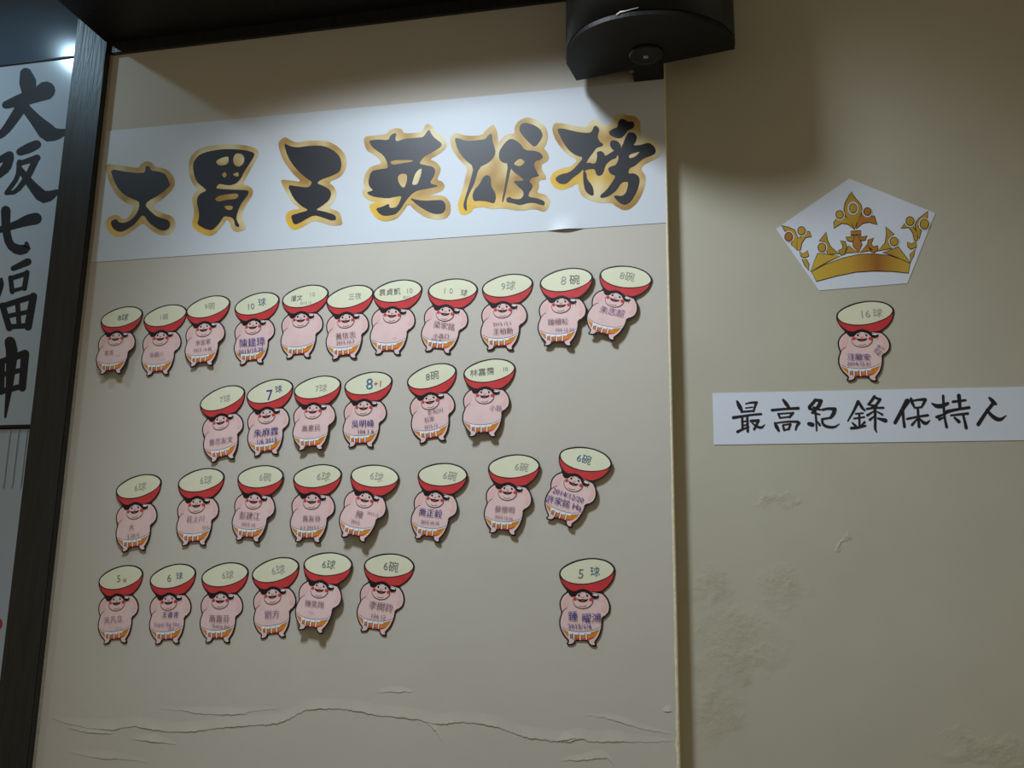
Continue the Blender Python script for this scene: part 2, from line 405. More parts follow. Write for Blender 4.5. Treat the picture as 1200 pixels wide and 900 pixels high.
def lathe(name, c, prof, n=32):
    v, f = [], []
    for r, z in prof:
        v += [(c.x + r * math.cos(2 * math.pi * i / n), c.y + r * math.sin(2 * math.pi * i / n), z) for i in range(n)]
    for k in range(len(prof) - 1):
        for i in range(n):
            j = (i + 1) % n; f.append((k * n + i, k * n + j, (k + 1) * n + j, (k + 1) * n + i))
    f.append(tuple(range((len(prof) - 1) * n, len(prof) * n)))
    me = pydata(name, v, f); bm = bmesh.new(); bm.from_mesh(me); bmesh.ops.recalc_face_normals(bm, faces=bm.faces[:]); bm.to_mesh(me); bm.free()
    return me
kc = lv((757, 63))
spart('round_cap', lathe('round_cap', kc, [(.040, ZP + .001), (.040, ZP - .004), (.037, ZP - .007), (.028, ZP - .008), (.027, ZP - .006), (.008, ZP - .006)]), M['housing'])
spart('screw', lathe('screw', kc, [(.006, ZP - .005), (.006, ZP - .009), (.004, ZP - .0105)], 12), M['steel'])
sc2 = lv((740, 82))
spart('screw', box_me('screw', (sc2.x - .005, sc2.y - .002, ZP - .006), (sc2.x + .006, sc2.y + .002, ZP + .002), .001), M['steel'])
xb0 = onwall((743, 95)).x
spart('bracket', box_me('bracket', (xb0, -.12, ZP - .0015), (XE - .001, 0.001, ZP + .05), .002), M['plate'])
# pale scuff on the housing, hugging the curve
def scuff():
    fl = Flat(); z0 = None
    pts = [((722, 17.5), 1.6), ((727, 14), 2.6), ((733, 13), 1.3), ((740, 11), .9), ((748, 9), .6)]
    v, f = [], []
    for (p, w) in pts:
        d = ray(p); best = None
        for i in range(len(loop) - 1):            # where the sight line meets the curved side
            a, b = loop[i], loop[i + 1]; e = b - a; n = Vector((e.y, -e.x))
            den = n.x * d.x + n.y * d.y
            if abs(den) < 1e-9: continue
            t = (n.x * (a.x - CPOS.x) + n.y * (a.y - CPOS.y)) / den; q = CPOS + d * t
            k = ((q.x - a.x) * e.x + (q.y - a.y) * e.y) / e.length_squared
            if -0.001 <= k <= 1.001 and (best is None or t < best[0]): best = (t, q, n.normalized())
        t, q, n = best
        if n.y > 0: n = -n
        v += [(q.x + n.x * .0008, q.y + n.y * .0008, q.z + w * .0008), (q.x + n.x * .0008, q.y + n.y * .0008, q.z - w * .0008)]
    for i in range(len(pts) - 1): f.append((2 * i, 2 * i + 1, 2 * i + 3, 2 * i + 2))
    return pydata('scuff_mark', v, f)
spart('scuff_mark', scuff(), M['scratch'])

# ------------------------------------------------------------------ hanging sheet with brush lettering, beyond the post
pz_t, pz_b = onwall((0, 77.5), YB - .012).z, onwall((0, 500), YB - .012).z
px0, px1 = onwall((-90, 300), YB - .012).x, POST_L + .03
sheet = bpy.data.objects.new('lettered_sheet', None); COL.objects.link(sheet); sheet.location = ((px0 + px1) / 2, YB - .012, pz_b)
tag(sheet, 'white hanging sheet with black vertical brush lettering beyond the dark post', 'sheet')
SI = Matrix.Translation(-Vector(sheet.location))
def shp(name, me, m):
    o = link(name, me, m, sheet); o.matrix_parent_inverse = SI; return o
shp('cloth', box_me('cloth', (px0, YB - .012, pz_b), (px1, YB - .010, pz_t)), M['fabric'])
shp('rod', box_me('rod', (px0, YB - .016, pz_t - .003), (px1, YB - .002, pz_t + .005), .002), M['hair'])
shp('rod', box_me('rod', (px0, YB - .016, pz_b - .006), (px1, YB - .002, pz_b + .004), .002), M['hair'])
c4, c5 = crop((0, 60), 4), crop((0, 240), 3.216)
def brush(cr, strokes, plane, lift, name, parent, inv=None, m='brush', fat=1.42):
    fl = Flat()
    for pts, w in strokes: fl.stroke(pts, [q * fat for q in w] if isinstance(w, list) else w * fat)
    o = fl.build(name, flat_on(cr, plane, lift), M[m], parent)
    if inv is not None: o.matrix_parent_inverse = inv
    return o
PY = YB - .012
brush(c4, [([(122, 108), (132, 150), (128, 200)], [42, 60, 36]), ([(28, 252), (110, 225), (160, 212), (215, 185)], [26, 44, 44, 62]),
           ([(120, 230), (70, 310), (20, 380), (-30, 415)], [40, 34, 28, 16]), ([(118, 265), (170, 325), (225, 385), (265, 390), (305, 378)], [30, 40, 62, 40, 20])], PY, .0004, 'character', sheet, SI)
brush(c4, [([(-20, 518), (20, 500), (45, 488)], [18, 26, 28]), ([(48, 500), (30, 545), (-10, 585)], [26, 34, 22]), ([(95, 472), (135, 455), (172, 438)], [26, 34, 30]),
           ([(88, 528), (175, 500)], [16, 22]), ([(92, 520), (85, 590), (30, 665)], [18, 16, 14]), ([(172, 500), (130, 590), (75, 660), (30, 668)], [22, 22, 16, 10]),
           ([(95, 555), (150, 630), (200, 685), (235, 678), (265, 660)], [20, 30, 44, 34, 18])], PY, .0004, 'character', sheet, SI)
brush(c5, [([(-20, 100), (60, 76), (105, 58), (135, 52)], [16, 20, 30, 32]), ([(22, 22), (22, 90), (35, 150), (70, 172), (102, 165), (100, 145)], [26, 22, 22, 28, 24, 10])], PY, .0004, 'character', sheet, SI)
brush(c5, [([(50, 240), (105, 215)], [14, 20]), ([(-10, 340), (8, 300), (5, 280)], [18, 12, 8]), ([(40, 275), (46, 328)], 13), ([(40, 278), (102, 258)], 13), ([(102, 255), (92, 315)], 14), ([(46, 325), (94, 312)], 10),
           ([(10, 380), (35, 465)], 17), ([(10, 382), (70, 362), (125, 345)], 15), ([(126, 345), (106, 460)], 20), ([(35, 460), (108, 455)], 14), ([(66, 365), (72, 458)], 13), ([(28, 420), (112, 402)], 12)], PY, .0004, 'character', sheet, SI)
brush(c5, [([(38, 518), (46, 555), (36, 680), (20, 800)], [30, 32, 20, 6]), ([(-20, 600), (95, 560)], [14, 20]), ([(95, 562), (84, 690)], [22, 20]), ([(10, 640), (85, 622)], 13), ([(-20, 710), (82, 684)], 15), ([(8, 590), (5, 705)], 16)], PY, .0004, 'character', sheet, SI)
# pale sheet hanging lower down with faint ribs and a red mark at its rim
low = bpy.data.objects.new('lower_sheet', None); COL.objects.link(low); low.location = ((px0 + px1) / 2, YB - .008, .9)
tag(low, 'pale lower sheet with a red mark hanging under the lettered sheet', 'sheet')
LI = Matrix.Translation(-Vector(low.location))
o = link('cloth', box_me('cloth', (px0, YB - .010, .9), (px1, YB - .006, pz_b - .008)), M['fabric'], low); o.matrix_parent_inverse = LI
for i in range(3):
    x = onwall((9 + 10 * i, 530), YB - .01).x
    o = link('fold', box_me('fold', (x - .003, YB - .0125, onwall((10, 572), YB).z), (x + .003, YB - .0098, pz_b - .01), .001), M['fabric'], low); o.matrix_parent_inverse = LI
o = Flat().disc((-2, 731), 5, 7).disc((-4, 690), 3, 9).build('red_mark', flat_on(lambda u, v: (u, v), YB - .010, .0004), M['seal'], low); o.matrix_parent_inverse = LI

# ------------------------------------------------------------------ long banner with six outlined characters
bTL, bTR, bBR, bBL = (125, 153.7), (778.6, 93.2), (781.8, 261), (107.5, 307.5)
ban = bpy.data.objects.new('title_banner', None); COL.objects.link(ban); pb = onwall((445, 284)); ban.location = (pb.x, 0, pb.z)
tag(ban, 'long white paper banner with six black brush characters outlined in gold', 'banner')
BI = Matrix.Translation(-Vector(ban.location))
def banner_me():
    A, B, Cc, Dd = onwall(bTL), onwall(bTR), onwall(bBR), onwall(bBL); v, f = [], []; nx, nz = 160, 50
    xb, hw = onwall((663, 268)).x, .05
    for j in range(nz + 1):
        t = j / nz
        for i in range(nx + 1):
            s = i / nx
            p = (A * (1 - s) + B * s) * (1 - t) + (Dd * (1 - s) + Cc * s) * t
            y = -.0010
            d = abs(p.x - xb) / hw
            if d < 1 and t > .88: y -= .006 * (1 - d * d) ** 2 * ((t - .88) / .12) ** 2
            v.append((min(p.x, XE - .0012), y, p.z))
    for j in range(nz):
        for i in range(nx):
            a = j * (nx + 1) + i; f.append((a, a + nx + 1, a + nx + 2, a + 1))
    me = pydata('paper', v, f)
    for p in me.polygons: p.use_smooth = True
    return me
o = link('paper', banner_me(), M['banner'], ban); o.matrix_parent_inverse = BI
CH = []
CH.append(((115, 185), 9,
 [(72,62),(250,80),(350,102),(435,108),(455,65),(520,35),(575,55),(600,98),(700,110),(760,150),(805,210),(815,285),(775,350),(690,430),(600,485),(580,510),(620,560),(700,590),(780,615),(815,660),(815,730),(770,800),(700,820),(620,805),(540,745),(475,685),(400,740),(320,800),(240,835),(170,825),(105,770),(78,705),(95,640),(150,608),(215,605),(262,650),(310,640),(350,595),(372,545),(380,505),(300,480),(200,405),(130,290),(95,180)],
 [[[(130,118),(300,150),(420,162),(498,158),(505,95),(525,85),(548,95),(562,138),(620,142),(700,165),(725,195),(750,250),(765,290),(700,350),(620,410),(540,450),(495,500),(560,570),(620,620),(700,645),(745,660),(765,695),(755,740),(720,765),(680,770),(620,745),(540,690),(475,590),(400,690),(320,750),(250,785),(200,775),(155,740),(135,695),(150,660),(185,648),(210,655),(218,680),(270,690),(330,670),(390,620),(425,560),(440,500),(432,460),(350,430),(270,385),(210,320),(170,240)]]], (140, 790)))
CH.append(((215, 165), 7.5,
 [(45,230),(60,150),(110,90),(200,50),(350,32),(500,35),(610,55),(660,85),(660,130),(610,220),(560,310),(520,385),(575,398),(615,430),(610,480),(560,550),(520,620),(520,680),(540,730),(555,775),(500,800),(450,800),(420,765),(410,720),(385,690),(355,735),(300,800),(250,838),(190,830),(100,780),(72,730),(95,660),(92,590),(75,520),(100,455),(130,435),(85,380),(55,310)],
 [[[(85,230),(95,180),(140,125),(220,95),(350,75),(450,75),(550,85),(620,105),(628,130),(590,195),(540,265),(510,330),(470,375),(410,395),(350,385),(310,380),(285,420),(330,425),(450,432),(560,435),(578,450),(560,490),(510,550),(480,620),(465,680),(480,720),(498,752),(480,760),(455,745),(450,705),(430,675),(360,660),(335,700),(300,750),(250,790),(190,775),(120,735),(140,680),(138,620),(120,550),(125,500),(150,465),(210,440),(170,405),(120,365),(98,310)],
   [(283,180),(350,145),(400,138),(400,190),(375,215),(310,220)], [(437,170),(450,125),(480,110),(520,120),(540,155),(530,205),(490,232),(450,215)], [(336,300),(365,270),(387,300),(365,330)], [(427,297),(487,272),(487,323)],
   [(275,515),(310,485),(380,472),(488,462),(480,510),(380,520),(310,538)], [(358,575),(400,570),(440,578),(430,605),(400,612),(375,600)]]], (110, 800)))
CH.append(((320, 150), 6.923,
 [(42,120),(70,90),(100,72),(150,105),(200,122),(280,105),(380,102),(460,112),(540,160),(590,220),(602,290),(580,360),(540,405),(450,440),(500,480),(520,530),(500,590),(450,650),(540,680),(555,730),(568,790),(480,795),(400,770),(330,750),(250,800),(180,830),(140,815),(110,765),(100,710),(130,670),(230,655),(160,610),(110,530),(80,470),(60,418),(150,428),(235,440),(160,370),(90,275),(55,190)],
 [[[(88,122),(140,150),(200,160),(280,148),(370,143),(440,155),(510,195),(550,245),(558,300),(545,355),(480,390),(390,420),(355,450),(420,475),(465,505),(475,540),(455,590),(390,640),(345,665),(420,680),(500,705),(515,730),(508,750),(470,752),(400,725),(335,708),(280,735),(230,765),(185,785),(165,775),(145,712),(200,695),(295,668),(230,635),(165,570),(118,462),(200,475),(280,485),(305,470),(320,440),(260,400),(180,325),(120,235)]]], (130, 800)))
CH.append(((420, 140), 7.2,
 [(38,148),(150,135),(240,125),(265,90),(320,72),(370,85),(385,120),(480,115),(540,108),(560,60),(585,32),(630,65),(650,105),(715,150),(748,200),(740,245),(680,295),(600,338),(660,360),(698,410),(690,450),(662,510),(710,525),(732,560),(715,600),(640,630),(580,645),(680,638),(740,655),(780,710),(780,790),(740,840),(650,848),(560,825),(480,770),(425,710),(380,780),(320,845),(220,865),(150,835),(105,775),(88,720),(160,695),(100,690),(45,650),(30,610),(55,580),(40,530),(60,450),(110,395),(200,375),(170,325),(110,285),(65,260)],
 [[[(88,182),(160,170),(255,178),(270,140),(300,118),(325,122),(312,160),(322,190),(390,165),(480,158),(550,152),(580,105),(600,86),(615,120),(640,155),(680,185),(705,205),(700,230),(640,270),(560,310),(530,345),(515,375),(580,390),(630,400),(652,430),(640,480),(598,540),(685,562),(600,582),(500,600),(450,630),(400,690),(350,770),(310,805),(220,818),(175,795),(147,752),(200,740),(262,710),(262,750),(320,745),(350,700),(368,645),(310,655),(250,668),(140,655),(95,640),(70,617),(130,600),(95,570),(85,530),(100,460),(125,432),(200,420),(255,412),(240,350),(210,300),(150,260),(110,225)],
   [(270,345),(460,342),(460,358),(380,370),(280,388)], [(332,490),(350,462),(385,457),(412,468),(412,520),(390,580),(365,570),(340,530)], [(452,548),(475,470),(500,430),(538,410),(530,470),(500,550),(470,555)]],
  [[(430,662),(500,682),(580,688),(650,682),(710,682),(735,710),(738,760),(710,795),(650,802),(580,775),(500,725)]]], (110, 800)))
CH.append(((520, 130), 6.926,
 [(45,225),(90,175),(190,205),(310,200),(340,160),(405,105),(430,155),(440,200),(442,265),(480,215),(530,185),(575,190),(575,130),(610,80),(680,50),(760,75),(830,130),(850,200),(835,270),(810,305),(845,340),(858,400),(780,445),(845,555),(770,565),(775,620),(755,665),(830,680),(868,730),(850,790),(815,825),(740,795),(620,815),(480,790),(400,800),(320,780),(240,790),(230,820),(160,852),(120,820),(115,750),(150,650),(170,570),(195,460),(120,390),(70,320)],
 [[[(88,225),(115,222),(190,248),(270,240),(340,232),(362,200),(392,180),(395,240),(415,300),(422,345),(400,390),(360,425),(287,460),(250,590),(200,690),(185,740),(190,812),(175,810),(158,770),(180,690),(220,560),(245,455),(170,395),(115,320)]],
  [[(340,522),(375,528),(385,560),(385,610),(420,665),(425,710),(410,755),(350,735),(290,730),(245,735),(232,690),(250,640),(290,600),(315,550)]],
  [[(450,330),(490,270),(530,230),(570,232),(620,265),(660,322),(740,325),(790,345),(808,375),(790,395),(740,410),(730,440),(770,520),(775,530),(710,545),(695,575),(725,605),(715,635),(690,670),(690,700),(760,710),(820,735),(820,765),(800,768),(730,745),(680,750),(620,768),(560,750),(510,742),(510,710),(535,698),(560,715),(620,720),(650,690),(645,650),(600,610),(562,570),(645,570),(650,555),(560,490),(548,460),(520,580),(485,742),(472,740),(500,590),(525,428),(480,422),(450,395)],
   [(560,432),(620,382),(665,415),(620,456)]],
  [[(612,150),(625,110),(660,97),(720,110),(780,145),(802,185),(800,220),(740,300),(690,255),(630,190)]]], (150, 810)))
CH.append(((640, 120), 6.667,
 [(60,162),(130,165),(260,190),(320,195),(345,145),(390,135),(440,165),(470,185),(505,160),(540,100),(590,85),(640,105),(700,110),(738,155),(735,220),(750,275),(820,275),(880,320),(905,380),(880,430),(820,460),(760,490),(740,525),(775,570),(778,620),(755,710),(710,790),(650,840),(600,845),(540,810),(510,785),(430,790),(340,765),(280,735),(255,680),(248,630),(190,665),(120,688),(60,665),(28,610),(45,555),(120,515),(190,505),(250,455),(160,405),(80,310),(45,220)],
 [[[(82,208),(130,205),(250,235),(330,242),(358,232),(375,185),(400,188),(418,215),(400,270),(420,310),(448,325),(440,345),(395,355),(370,390),(325,450),(280,540),(210,590),(160,638),(110,640),(75,612),(75,590),(110,565),(180,550),(230,510),(295,430),(240,420),(180,380),(130,310)]],
  [[(290,530),(315,550),(320,600),(360,650),(372,690),(372,730),(345,728),(305,695),(290,620)]],
  [[(320,470),(385,485),(400,430),(395,390),(430,380),(455,400),(460,425),(545,370),(560,430),(500,455),(465,490),(445,560),(415,578),(390,565),(380,520),(320,525),(290,545),(285,500)]],
  [[(495,225),(530,205),(555,200),(570,140),(600,128),(640,155),(680,150),(692,180),(680,205),(640,220),(600,275),(560,285),(510,265),(490,245)]],
  [[(625,265),(645,235),(690,240),(712,270),(700,310),(680,340),(740,335),(800,315),(845,345),(860,385),(840,412),(760,440),(725,470),(690,500),(650,515),(640,560),(690,555),(725,580),(732,620),(710,700),(660,780),(615,805),(570,785),(528,740),(540,728),(590,735),(625,710),(640,650),(640,620),(590,625),(550,690),(490,735),(430,752),(420,730),(470,690),(520,620),(545,575),(500,560),(482,520),(500,505),(550,490),(570,430),(540,390),(500,350),(500,310),(520,295),(560,305),(585,335),(580,362),(598,335)],
   [(645,410),(740,382),(700,425),(650,442)]]], (90, 630)))
for org, s, gold, inks, foot in CH:
    cr = crop(org, s)
    g = Flat(); g.poly([gold]); go = g.build('character', flat_on(cr, 0, .0014), M['gold'], ban); go.matrix_parent_inverse = BI
    at = go.data.color_attributes.new('foot', 'FLOAT_COLOR', 'POINT')
    for i, (u, v) in enumerate(g.v):
        d = math.hypot(u - foot[0], v - foot[1]); k = max(0, min(1, 1.25 - d / 170)); at.data[i].color = (k, k, k, 1)
    ik = Flat()
    for lp in inks: ik.poly(lp)
    o = ik.build('ink', flat_on(cr, 0, .0018), M['ink'], go); o.matrix_parent_inverse = Matrix.Identity(4)

# ------------------------------------------------------------------ crown sheet and name strip on the recessed wall
def sheet_thing(name, label, cat, corners, thick, m):
    r = bpy.data.objects.new(name, None); COL.objects.link(r)
    P = [onwall(p, RECESS) for p in corners]; c = sum(P, Vector()) / len(P); c.z = min(p.z for p in P); r.location = (c.x, RECESS, c.z)
    inv = Matrix.Translation(-Vector(r.location))
    o = link('paper', prism_me('paper', [(p.x, p.z) for p in P], lambda u, v, h: (u, RECESS - h, v), .0002, thick), m, r); o.matrix_parent_inverse = inv
    return tag(r, label, cat), inv
cs, CI = sheet_thing('crown_sheet', 'five-sided white paper with a printed golden crown', 'sign', [(995, 209.5), (1096, 250), (1063.3, 332), (960, 340.5), (909.5, 268.5)], .0010, M['paper'])
cc = crop((900, 200), 6)
def ell(c, rx, ry): return [(c[0] + rx * math.cos(2 * math.pi * i / 14), c[1] + ry * math.sin(2 * math.pi * i / 14)) for i in range(14)]
CROWN = dict(
 band=[([(308,715),(400,665),(520,620),(640,592),(740,588),(850,600),(930,625),(995,655),(985,720),(880,708),(740,705),(620,712),(480,740),(340,778)], 0)],
 side_panel=[([(298,708),(350,585),(420,592),(505,602),(420,640)], 0), ([(805,578),(860,562),(915,540),(998,650),(930,620),(860,590)], 0)],
 centre_fleuron=[([(583,152),(610,195),(650,240),(662,285),(640,330),(620,375),(610,412),(585,370),(548,320),(535,275),(545,225),(570,180)], 0),
   ([(462,405),(465,365),(485,340),(520,345),(545,325),(575,355),(605,415),(560,375),(515,370)], 0), (ell((503,311), 24, 26), 0),
   ([(765,380),(745,320),(715,325),(685,320),(655,310),(630,350),(620,410),(665,370),(710,362)], 1), (ell((698,290), 24, 25), 1), ([(582,430),(652,425),(652,448),(582,452)], 1),
   ([(548,470),(580,470),(605,458),(605,485),(585,500),(560,492)], 0), ([(645,458),(665,470),(695,460),(680,490),(655,492),(640,480)], 1), ([(600,470),(630,455),(640,480),(658,520),(635,575),(600,530)], 1)],
 scrollwork=[([(545,580),(565,530),(630,575)], 0), ([(645,575),(695,525),(735,560)], 1), ([(510,495),(540,500),(552,540),(535,590),(515,595),(495,565),(528,550),(525,520)], 0),
   ([(740,475),(705,490),(700,530),(725,570),(745,575),(770,560),(770,530),(738,538),(722,515)], 1)],
 wing=[([(362,498),(410,435),(415,490),(440,540),(500,585),(420,588),(410,540),(395,500)], 0), (ell((378,543), 25, 29), 0), ([(825,398),(885,450),(850,470),(845,520),(870,545),(770,565),(825,510),(835,450)], 0), (ell((885,500), 26, 28), 0)],
 outer_fleuron=[([(95,388),(140,400),(185,420),(205,470),(200,555),(165,520),(180,480),(165,440),(120,425)], 0), (ell((145,467), 25, 29), 1), ([(205,480),(235,470),(250,440),(290,430),(303,465),(262,470),(235,510),(225,560),(205,560)], 0), (ell((235,425), 24, 27), 0),
   ([(222,570),(250,590),(275,565),(285,600),(260,612),(235,605)], 0), ([(240,622),(270,630),(285,660),(285,702),(260,665)], 0),
   ([(1125,290),(1118,330),(1075,360),(1050,400),(1075,420),(1060,480),(1045,440),(1035,380),(1060,340)], 0), (ell((1098,378), 28, 32), 0), ([(935,405),(965,370),(980,390),(1020,395),(1045,440),(1050,490),(1030,490),(1020,440),(990,400)], 0), (ell((997,357), 26, 29), 0),
   ([(980,505),(1010,520),(1040,495),(1040,540),(1000,552),(985,535)], 0), ([(1000,590),(1035,555),(1020,600),(1003,645)], 0)])
for nm, shapes in CROWN.items():
    for lp, am in shapes:
        rnd = len(lp) == 14 and nm != 'band'
        if rnd:                           # beads sit in a white halo
            c = (sum(p[0] for p in lp) / 14, sum(p[1] for p in lp) / 14); r = max(p[0] for p in lp) - c[0]
        ln = Flat().poly([lp], 0)
        ln.stroke(lp, 11, closed=True, smooth=0)
        h = .0022 if rnd else .0014
        o = ln.build('bead' if rnd else nm, flat_on(cc, RECESS, h), M['crownline'], cs); o.matrix_parent_inverse = CI
        Flat().poly([lp], 0).build('gold_fill', flat_on(cc, RECESS, h + .0004), M['crown_band' if nm in ('band', 'side_panel') else 'crown2' if am else 'crown'], o)
        if rnd: Flat().disc(c, r + 13, r * 1.1 + 13, 22).build('white_halo', flat_on(cc, RECESS, h - .0003), M['paper'], o)
        if lp[0] == (583, 152):
            Flat().disc((597, 267), 38, 46).build('white_ring', flat_on(cc, RECESS, .0022), M['paper'], o)
            Flat().disc((597, 267), 29, 36).build('ring_line', flat_on(cc, RECESS, .0026), M['crownline'], o)
            Flat().disc((597, 267), 25, 31).build('jewel', flat_on(cc, RECESS, .0030), M['crown'], o)
ns, NI = sheet_thing('name_strip', 'white paper strip with seven small black brush characters under the crown', 'sign', [(835, 461), (1245, 452.4), (1245, 515.3), (836.7, 521.3)], .0012, M['paper'])
a7, a8 = crop((830, 440), 6.667), crop((1010, 440), 6.316)
NS = [
 (a7, [([(226,205),(245,245),(266,285)], [16,30,14]), ([(292,222),(335,212),(378,212)], [9,14,16]), ([(375,212),(362,250),(354,282)], [18,15,12]), ([(292,255),(345,248)], 9), ([(258,285),(355,277)], 13),
   ([(196,330),(260,320),(340,308),(412,302)], [20,16,14,15]), ([(264,325),(268,420)], 15), ([(304,318),(308,438)], [15,17]), ([(268,362),(305,355)], 10), ([(268,392),(305,385)], 10), ([(228,440),(270,420),(316,402)], [18,14,10]),
   ([(335,357),(392,350)], [20,14]), ([(390,352),(375,390),(358,420)], [20,14,16]), ([(345,375),(378,400),(415,410),(442,384)], [10,16,18,4])]),
 (a7, [([(585,192),(608,222),(630,250)], [16,26,18]), ([(498,272),(600,262),(702,257)], [18,15,20]), ([(546,300),(560,332)], 14), ([(552,300),(660,293)], 11), ([(662,293),(635,326)], 16), ([(560,332),(636,323)], 11),
   ([(520,372),(532,400),(550,432)], [14,26,16]), ([(530,372),(620,360),(700,362)], [10,12,16]), ([(708,372),(690,395),(682,425)], [20,16,12]), ([(583,390),(592,428)], 14), ([(588,386),(642,380)], 11), ([(642,380),(628,420)], 14), ([(592,427),(632,418)], 11)]),
 (a7, [([(838,192),(805,230),(782,255),(815,268)], [20,22,22,16]), ([(830,192),(878,198)], [16,22]), ([(880,200),(860,245),(812,290)], [24,26,14]), ([(822,250),(872,268)], 14), ([(808,292),(868,305)], 12), ([(836,280),(842,350),(846,432)], [14,14,10]), ([(786,378),(812,385)], [24,28]), ([(852,360),(870,388)], [10,16]),
   ([(890,268),(940,258),(985,264)], [16,16,24]), ([(988,264),(978,300),(955,330)], [24,26,18]), ([(888,342),(958,330)], [14,12]), ([(888,345),(892,380),(925,402),(985,406),(1024,378)], [14,18,18,16,4])]),
 (a7, [([(1170,206),(1135,280),(1090,356)], [22,16,10]), ([(1176,212),(1200,252),(1222,275)], [18,20,12]), ([(1150,300),(1208,295)], 11), ([(1138,337),(1218,326)], 12), ([(1178,300),(1181,402)], 14), ([(1124,370),(1150,396)], [10,18]), ([(1220,366),(1196,390)], [16,10]), ([(1116,412),(1160,410),(1226,394)], [18,17,14]),
   ]),
 (a8, [([(92,156),(70,190),(45,215)], [18,18,12]), ([(90,162),(132,178)], 15), ([(132,178),(110,215),(70,238)], [20,15,10]), ([(36,248),(90,240),(158,240)], [14,12,14]), ([(55,218),(108,226)], 12), ([(95,240),(98,330),(96,395),(108,420)], [18,16,16,8]), ([(40,295),(92,262)], [16,8]), ([(58,328),(92,300)], [16,8]), ([(110,268),(150,290)], [8,14]), ([(118,318),(172,334)], [12,26])]),
 (a8, [([(335,192),(300,250),(245,350)], [34,24,22]), ([(302,268),(306,320),(314,380)], [18,16,18]), ([(362,172),(372,205),(388,238)], [16,20,12]), ([(372,188),(420,180),(466,178)], [12,14,20]), ([(468,180),(455,210),(438,238)], [20,16,12]), ([(388,240),(440,235)], 11), ([(334,322),(410,306),(486,295)], [14,13,16]), ([(412,242),(416,310),(422,380)], [15,15,18]), ([(405,325),(370,366)], [10,16]), ([(428,322),(455,352),(478,355),(504,330)], [10,22,20,4])]),
 (a8, [([(518,208),(550,228),(590,228),(634,208)], [10,26,28,20]), ([(600,152),(604,240),(612,320),(626,382)], [16,16,14,18]), ([(552,308),(628,280)], [18,10]), ([(572,325),(612,308)], [18,8]), ([(672,195),(765,184)], [16,14]), ([(716,150),(720,190),(724,240)], [24,22,18]), ([(630,268),(700,252),(792,238)], [22,16,18]), ([(658,296),(782,282)], [12,16]), ([(745,285),(760,340),(770,388)], [14,16,20]), ([(685,314),(716,342)], [14,22])]),
 (a8, [([(942,166),(960,185),(990,212)], [14,26,16]), ([(972,205),(920,270),(860,362)], [22,20,24]), ([(922,255),(960,300),(1000,326),(1030,326),(1068,296)], [14,24,26,20,4])]),
]
prev = None
for i, (cr, st) in enumerate(NS):
    if i == 4:                        # the fourth character is drawn in two details: join its right half to its left
        fl = Flat()
        for pts, w in st: fl.stroke(pts, [q * 1.25 for q in w] if isinstance(w, list) else w * 1.25)
        o = fl.build('right_half', flat_on(cr, RECESS, .0016), M['brush'], prev); continue
    prev = brush(cr, st, RECESS, .0016, 'character', ns, NI, fat=1.25)

